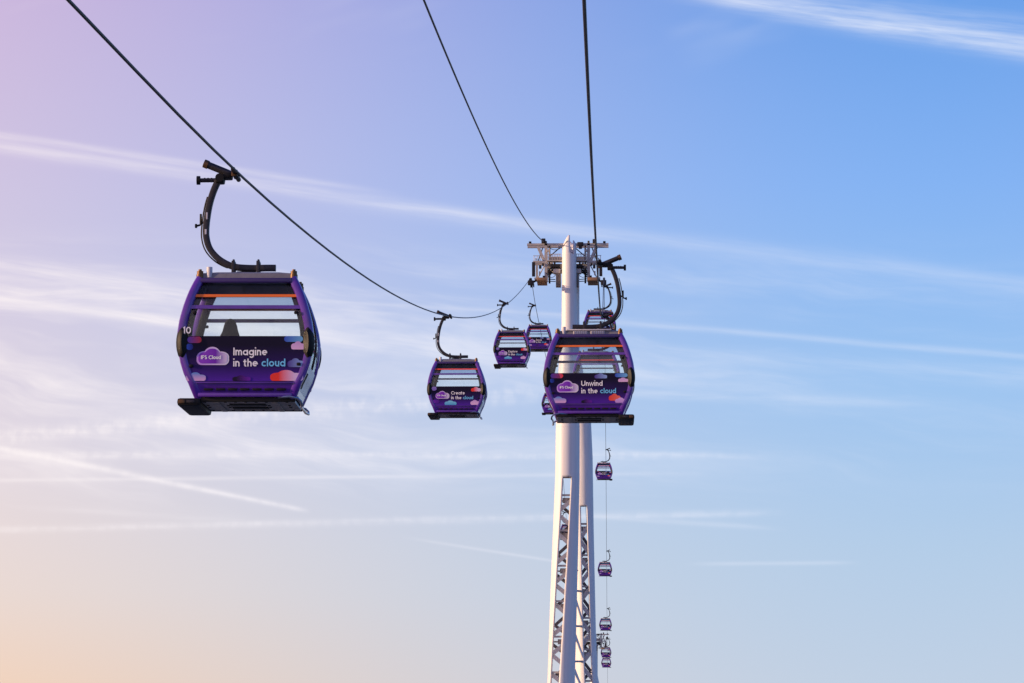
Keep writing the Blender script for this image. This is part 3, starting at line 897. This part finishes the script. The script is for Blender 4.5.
# ------------------------------------------------------------------ towers
def lerp_tab(tab, z):
    if z <= tab[0][0]: return tab[0][1:]
    for a, b in zip(tab, tab[1:]):
        if z <= b[0]:
            t = (z - a[0]) / (b[0] - a[0]); return tuple(p + (q - p) * t for p, q in zip(a[1:], b[1:]))
    return tab[-1][1:]


def mast_mesh(name, tab, z_top, z_bot, slot_z, slot_half, drift, ythick, split=None, z_tip=1.15):
    """tapered tube whose slot starts at slot_z and winds round as it goes down; tab rows are (drop below top, x, y, radius)"""
    N = 48; bm = bmesh.new()
    nr = int((z_top - z_bot) / .5)
    zs = [z_top - (z_top - z_bot) * k / nr for k in range(nr + 1)]
    zs = sorted(set(zs + [slot_z] + ([z_top - split[0]] if split else [])), reverse=True)
    M = 22
    V_, cols = [], []
    for z in zs:
        x, y, r = lerp_tab(tab, z_top - z)
        tw = drift * (slot_z - z) if z < slot_z else 0.0
        f0, f1 = tw - slot_half, tw + slot_half                         # front slot
        b0, b1 = 180 - tw * .8 - slot_half * 1.35, 180 - tw * .8 + slot_half * 1.35   # rear slot
        col = [f0 + (f1 - f0) * k / 3 for k in range(4)] + [f1 + (b0 - f1) * k / M for k in range(1, M)] + \
              [b0 + (b1 - b0) * k / 3 for k in range(4)] + [b1 + (f0 + 360 - b1) * k / M for k in range(1, M)]
        ring = []
        for a in col:
            th = R(a)
            zz = z
            if z_top - z < 2.5:
                tip = z_tip * (max(0.0, -math.sin(th)) ** 1.3 if math.sin(th) < 0 else .75 * math.sin(th) ** 1.3) + .35 * max(0, -math.cos(th))
                zz = z - tip * (1 - (z_top - z) / 2.5)
            ring.append(bm.verts.new((x + r * math.sin(th), y - r * math.cos(th), zz)))
        V_.append(ring); cols.append(col)
    n = len(cols[0])
    for i, (p, q) in enumerate(zip(V_, V_[1:])):
        zm = (zs[i] + zs[i + 1]) / 2; col = cols[i]
        for k in range(n):
            c = (col[k] + (col[k + 1] if k + 1 < n else col[0] + 360)) / 2
            if zm < slot_z and (k < 3 or 3 + M - 1 < k < 3 + M + 3): continue
            if split and zm > z_top - split[0] and split[1] < c < split[2]: continue
            bm.faces.new((p[k], p[(k + 1) % n], q[(k + 1) % n], q[k]))
    bmesh.ops.recalc_face_normals(bm, faces=bm.faces[:])
    me = bpy.data.meshes.new(name); bm.to_mesh(me); bm.free(); me.materials.append(WHITE_STEEL); me.shade_smooth(); me.set_sharp_from_angle(angle=R(50))
    return me


def make_tower(yc, z_top, z_base, label, slot_drop, full=True, k_s=1.0):
    root = bpy.data.objects.new('cable_tower', None); scn.collection.objects.link(root)
    root.location = (MID, yc, z_base); tag(root, label, 'tower', 'white towers carrying the cables')
    H = z_top - z_base
    ext = lambda tab: tab + [(H, tab[-1][1] + (tab[-1][1] - tab[-2][1]) / (tab[-1][0] - tab[-2][0]) * (H - tab[-1][0]) * .6, tab[-1][2],
                              tab[-1][3] + .012 * (H - tab[-1][0]))]
    ta = ext([(0, .17, -1.5, .58), (7.6, .16, -1.5, .63), (12.3, .06, -1.5, .88), (16.3, .02, -1.5, .99), (20.3, -.02, -1.5, 1.01), (26.9, -.24, -1.5, 1.08), (32.1, -.41, -1.5, 1.11), (37.3, -.58, -1.5, 1.12)])
    tb = ext([(0, .45, .9, .42), (7.3, .44, 1.0, .40), (12, 1.15, 1.3, .60), (16, 1.27, 1.5, .66), (22.2, 1.32, 1.5, .68), (31.8, 1.42, 1.5, .76), (37, 1.58, 1.5, .83)])
    sa, sb = H - slot_drop, H - slot_drop - 2.2
    A = link('mast', mast_mesh('mast', ta, H, 0, sa, 21, -1.75, 0, (1.5, 5, 42), 1.0), root)
    B = link('mast', mast_mesh('mast', tb, H - 2.2, 0, sb, 20, .9, 0, None, .6), root)
    for o in (A, B):
        s = o.modifiers.new('plate', 'SOLIDIFY'); s.thickness = .13; s.offset = -1

    # bracing inside the masts: floors, crossed plates
    def bracing(par, tab, zs0, ztop_tab, step, sgn, n):
        z = zs0 - 1.5
        for k in range(n):
            if z - step < 1: break
            x, y, r = lerp_tab(tab, ztop_tab - z); x2, y2, r2 = lerp_tab(tab, ztop_tab - (z - step))
            bm = bmesh.new(); bar(bm, (x - r * .74, y - r * .55, z), (x + r * .74, y - r * .55, z), .16, .14, Vector((0, 0, 1)))
            link('diaphragm', to_mesh(bm, 'diaphragm', HEAD_STEEL), par)
            bm = bmesh.new(); bar(bm, (x - r * .74, y + r * .55, z - .4), (x + r * .74, y + r * .55, z - .4), .12, .14, Vector((0, 0, 1)))
            link('diaphragm', to_mesh(bm, 'diaphragm', HEAD_STEEL), par)
            s = 1 if k % 2 else -1
            zig = [(x - s * (r - .22), z - .06), (x2 + s * (r2 - .30), z - step * .5), (x2 - s * (r2 - .22), z - step + .06)]
            for (xa_, za_), (xb_, zb_) in zip(zig, zig[1:]):
                bm = bmesh.new(); bar(bm, (xa_, y - r * .38, za_), (xb_, y - r * .30, zb_), .09, .34, Vector((0, 1, 0)))
                link('brace', to_mesh(bm, 'brace', WHITE_STEEL), par)
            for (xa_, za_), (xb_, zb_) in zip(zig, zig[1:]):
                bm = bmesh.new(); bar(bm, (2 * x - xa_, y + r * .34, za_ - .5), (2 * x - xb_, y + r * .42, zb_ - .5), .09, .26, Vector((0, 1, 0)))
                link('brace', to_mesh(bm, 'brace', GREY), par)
            bm = bmesh.new(); tube(bm, [(x + .05 * s, y - r * .1, z - .2), (x + .05 * s, y - r * .1, z - .62)], r * .30, 12)
            link('junction_box', to_mesh(bm, 'junction_box', HEAD_STEEL), par)
            z -= step
    bracing(A, ta, sa, H, 2.9 if full else 4.0, 1, 28 if full else 6)
    bracing(B, tb, sb, H - 2.2, 2.6 if full else 4.0, -1, 28 if full else 6)
    # weld bands on the closed upper shaft
    for d in (4.6, 8.4, 12.2, 16.0):
        x, y, r = lerp_tab(ta, d)
        bm = bmesh.new(); tube(bm, [(x, y, H - d - .035), (x, y, H - d + .035)], r + .014, 40)
        link('weld_band', to_mesh(bm, 'weld_band', WHITE_STEEL), A)
    # links between the two masts, from where they part
    z = H - 29.5; k = 0
    while z > 3 and k < (22 if full else 4):
        xa, ya, ra = lerp_tab(ta, H - z); xb, yb, rb = lerp_tab(tb, H - 2.2 - z)
        bm = bmesh.new(); bar(bm, (xa + ra * .6, ya + ra * .55, z), (xb - rb * .3, yb - rb * .8, z), .22, .16)
        link('link_beam', to_mesh(bm, 'link_beam', HEAD_STEEL), root)
        bm = bmesh.new(); s = 1 if k % 2 else -1
        bar(bm, (xa + ra * .72, ya + ra * .5, z - .1), (xb - rb * .2, yb - rb * .85, z - 2.7), .26, .07, Vector((0, 0, 1)))
        link('link_brace', to_mesh(bm, 'link_brace', WHITE_STEEL), root)
        z -= 2.9; k += 1

    # head: everything hangs round the crossbar, v is measured from it
    v0 = H - .65
    def piece(name, m, build, parent=None):
        bm = bmesh.new(); build(bm); return link(name, to_mesh(bm, name, m), parent or root)
    for yy in (-.75, .55):
        piece('crossbar', HEAD_STEEL, lambda bm: bar(bm, (-3.35, yy, v0), (3.45, yy, v0), .20, .20, Vector((0, 0, 1)), .02))
    for sx in (-1, 1):
        for xx in (-3.25, 3.35):
            pass
        for yy in (-.75, .55):
            piece('column', HEAD_STEEL, lambda bm: bar(bm, (sx * 1.78, yy, v0 + .12), (sx * 1.78, yy, v0 - 3.0), .20, .24, Vector((0, 1, 0))))
            piece('strut', HEAD_STEEL, lambda bm: bar(bm, (sx * 2.45, yy, v0 - .1), (sx * 1.90, yy, v0 - 1.40), .12, .20, Vector((0, 1, 0))))
            piece('outrigger', HEAD_STEEL, lambda bm: bar(bm, (sx * 1.6, yy, v0 - 1.46), (sx * 2.86, yy, v0 - 1.46), .18, .24, Vector((0, 0, 1))))
            piece('hanger_post', HEAD_STEEL, lambda bm: bar(bm, (sx * 2.55, yy, v0 - 1.58), (sx * 2.55, yy, v0 - 2.9), .12, .14))
            piece('bottom_beam', HEAD_STEEL, lambda bm: bar(bm, (sx * 1.75, yy, v0 - 2.86), (sx * 2.75, yy, v0 - 2.86), .16, .16, Vector((0, 0, 1))))
            piece('brace_rod', DARK_STEEL, lambda bm: tube(bm, [(sx * 1.66, yy, v0 - 2.6), (sx * .9, yy, v0 - 1.75)], .05, 8))
            piece('tie_rod', DARK_STEEL, lambda bm: tube(bm, [(sx * 1.66, yy, v0 - 2.9), (sx * 1.0, yy, v0 - 2.95)], .035, 8))
        piece('column', DARK_STEEL, lambda bm: bar(bm, (sx * 1.50, .2, v0 + .22), (sx * 1.50, .2, v0 - 3.15), .16, .15))
        piece('service_box', mat('bronze coated box', lin(172, 132, 96), 0.5, 0.2, 0, 0.3, 4), lambda bm: box(bm, (sx * 2.12, -.3, v0 - 3.06), (.82, 3.2, .26), .02))
        lad = piece('ladder', DARK_STEEL, lambda bm: [bar(bm, (sx * 2.80, yy, v0 - 1.58), (sx * 2.80, yy, v0 - 2.75), .05, .26) for yy in (-1.55, -1.15)])
        for k in range(6):
            piece('rung', HEAD_STEEL, lambda bm: tube(bm, [(sx * 2.80, -1.56, v0 - 1.7 - k * .18), (sx * 2.80, -1.14, v0 - 1.7 - k * .18)], .03, 6), lad)
        piece('lamp_bracket', DARK_STEEL, lambda bm: box(bm, (sx * 2.25, -1.2, v0 - 1.95), (.22, .3, .28), .03))
        # sheave battery below the rope
        bt = piece('sheave_beam', DARK_STEEL, lambda bm: section(bm, [(sx * 2.88, yy, rope_z(yc + yy) - z_base - .34) for yy in [-2.4 + .6 * k for k in range(9)]], rrect(.26, .10, .02), Vector((0, 0, 1))))
        for k in range(9):
            yy = -2.4 + .6 * k; zc = rope_z(yc + yy) - z_base - .262
            def wheel(bm, zc=zc, yy=yy):
                X = sx * 3.065
                prof = [(-.09, .07), (-.09, .235), (-.05, .25), (0, .215), (.05, .25), (.09, .235), (.09, .07)]
                n = 20; rr = [[bm.verts.new((X + a, yy + r * math.cos(2 * math.pi * j / n), zc + r * math.sin(2 * math.pi * j / n))) for j in range(n)] for a, r in prof]
                for p, q in zip(rr, rr[1:]):
                    for j in range(n): bm.faces.new((p[j], p[(j + 1) % n], q[(j + 1) % n], q[j]))
                bm.faces.new(rr[0][::-1]); bm.faces.new(rr[-1])
            w = piece('sheave', BLACK, wheel, bt)
            piece('axle', CHAR, lambda bm: tube(bm, [(sx * 2.84, yy, zc), (sx * 3.26, yy, zc)], .045, 8), w)
        piece('catch_plate', DARK_STEEL, lambda bm: box(bm, (sx * 3.02, -2.75, rope_z(yc - 2.75) - z_base - .34), (.46, .30, .40), .06))
        piece('suspension_arm', DARK_STEEL, lambda bm: bar(bm, (sx * 2.55, 0, v0 - 2.9), (sx * 2.88, 0, rope_z(yc) - z_base - .36), .4, .12))
        # catwalk with rails
        piece('catwalk', HEAD_STEEL, lambda bm: box(bm, (sx * 1.05, -.9, v0 - 1.42), (1.25, .8, .07)))
        for yy in (-1.28,):
            rl = piece('handrail', HEAD_STEEL, lambda bm: [tube(bm, [(sx * .5, yy, v0 - q), (sx * 1.68, yy, v0 - q)], .03, 6) for q in (.88, 1.12)])
            for k in range(9):
                piece('baluster', HEAD_STEEL, lambda bm: bar(bm, (sx * (.52 + .14 * k), yy, v0 - .88), (sx * (.52 + .14 * k), yy, v0 - 1.40), .03, .05), rl)
        piece('gear_box', HEAD_STEEL, lambda bm: box(bm, (sx * .86, -.7, v0 - 2.28), (.60, .9, .36), .03))
        piece('counterweight', mat('counterweight grey', lin(128, 120, 114), 0.55, 0.1, 0, 0.3, 3), lambda bm: box(bm, (sx * .74, -.7, v0 - 3.02), (.42, .8, 1.12), .03))
        piece('motor', DARK_STEEL, lambda bm: tube(bm, [(sx * .6, -.9, v0 - 1.85), (sx * 1.3, -.9, v0 - 1.85)], .16, 12))
        for k in range(2):
            piece('bracket', DARK_STEEL, lambda bm: box(bm, (sx * (1.35 + .2 * k), -1.0, v0 - 2.0 - .35 * k), (.12, .3, .2), .02))
        piece('beacon_lamp', DARK_STEEL, lambda bm: tube(bm, [(sx * 1.78, -.75, v0 + .12), (sx * 1.78, -.75, v0 + .30)], .09, 10))
    # small fittings round the head
    for sx in (-1, 1):
        for k, (x, z, w, h) in enumerate(((1.30, -1.58, .22, .16), (1.05, -1.62, .16, .20), (2.30, -2.45, .12, .34), (2.02, -1.72, .16, .22), (1.62, -.55, .18, .22), (1.95, -2.72, .20, .14), (2.62, -1.25, .10, .16))):
            piece('sensor_box', DARK_STEEL if k % 2 else HEAD_STEEL, lambda bm: box(bm, (sx * x, -.92, v0 + z), (w, .2, h), .02))
        for k, (p, q) in enumerate((((1.5, -.12), (1.5, -.9)), ((2.05, -.1), (2.5, -1.4)), ((1.9, -1.6), (2.5, -2.75)), ((.6, -.12), (1.45, -.85)), ((1.2, -2.2), (1.7, -1.65)))):
            piece('diagonal_rod', DARK_STEEL if k % 2 else HEAD_STEEL, lambda bm: tube(bm, [(sx * p[0], .1, v0 + p[1]), (sx * q[0], .1, v0 + q[1])], .045, 8))
        piece('walkway_panel', GREY, lambda bm: box(bm, (sx * 1.02, .5, v0 - 1.12), (1.15, .04, .46)))
        for k in range(4):
            piece('rail_post', HEAD_STEEL, lambda bm: tube(bm, [(sx * (2.0 + .26 * k), -.80, v0 - 1.34), (sx * (2.0 + .26 * k), -.80, v0 - .95)], .028, 6))
        piece('rail', HEAD_STEEL, lambda bm: tube(bm, [(sx * 1.9, -.80, v0 - .95), (sx * 2.84, -.80, v0 - .95)], .028, 6))
        piece('floodlight', BLACK, lambda bm: box(bm, (sx * 3.1, -.8, v0 + .18), (.22, .2, .16), .03))
        piece('cable_loop', ROPE, lambda bm: section(bm, [(sx * (1.75 - .9 * t / 10), -.95, v0 - 2.4 - 1.6 * (t / 10) * (1 - t / 10)) for t in range(11)], circ(.025, 6)))
    piece('main_beam', HEAD_STEEL, lambda bm: bar(bm, (-1.75, 0, v0 - 1.75), (1.75, 0, v0 - 1.75), .34, .8, Vector((0, 0, 1))))
    piece('lower_beam', DARK_STEEL, lambda bm: bar(bm, (-1.75, .4, v0 - 2.12), (1.75, .4, v0 - 2.12), .3, .5, Vector((0, 0, 1))))
    piece('saddle', DARK_STEEL, lambda bm: box(bm, (-1.985, -.75, v0 + .30), (.34, .7, .36), .05))
    piece('saddle', DARK_STEEL, lambda bm: box(bm, (2.25, -.75, v0 + .25), (.26, .6, .34), .05))
    pb = piece('pulley_housing', DARK_STEEL, lambda bm: [box(bm, (1.10, -1.0, v0 - .02), (.52, .5, .32), .04), box(bm, (1.10, -1.0, v0 - .28), (.28, .4, .24), .05)])
    if full:
        def loop(bm):
            pts = []
            for k in range(15):
                t = k / 14; pts.append((-1.985 + t * 2.0, -.80 - t * 1.3, v0 + .27 - 3.0 * t * (1 - t) - .15 * t))
            section(bm, pts, circ(.024, 8), Vector((0, 0, 1)))
        piece('slack_cable', ROPE, loop)
    bm = bmesh.new(); tube(bm, [(0, 1.5, -1.0), (0, 1.5, 1.2)], 6.0, 32)
    link('foundation', to_mesh(bm, 'foundation', CONCRETE), root)
    return root


make_tower(249, 92.15, 0.6, 'tall white twin-mast tower in the middle, carrying both cables', 20.2)
make_tower(652, 66.3, 2.9, 'distant white tower low down, peeking out right behind the tall tower', 14.0, False)
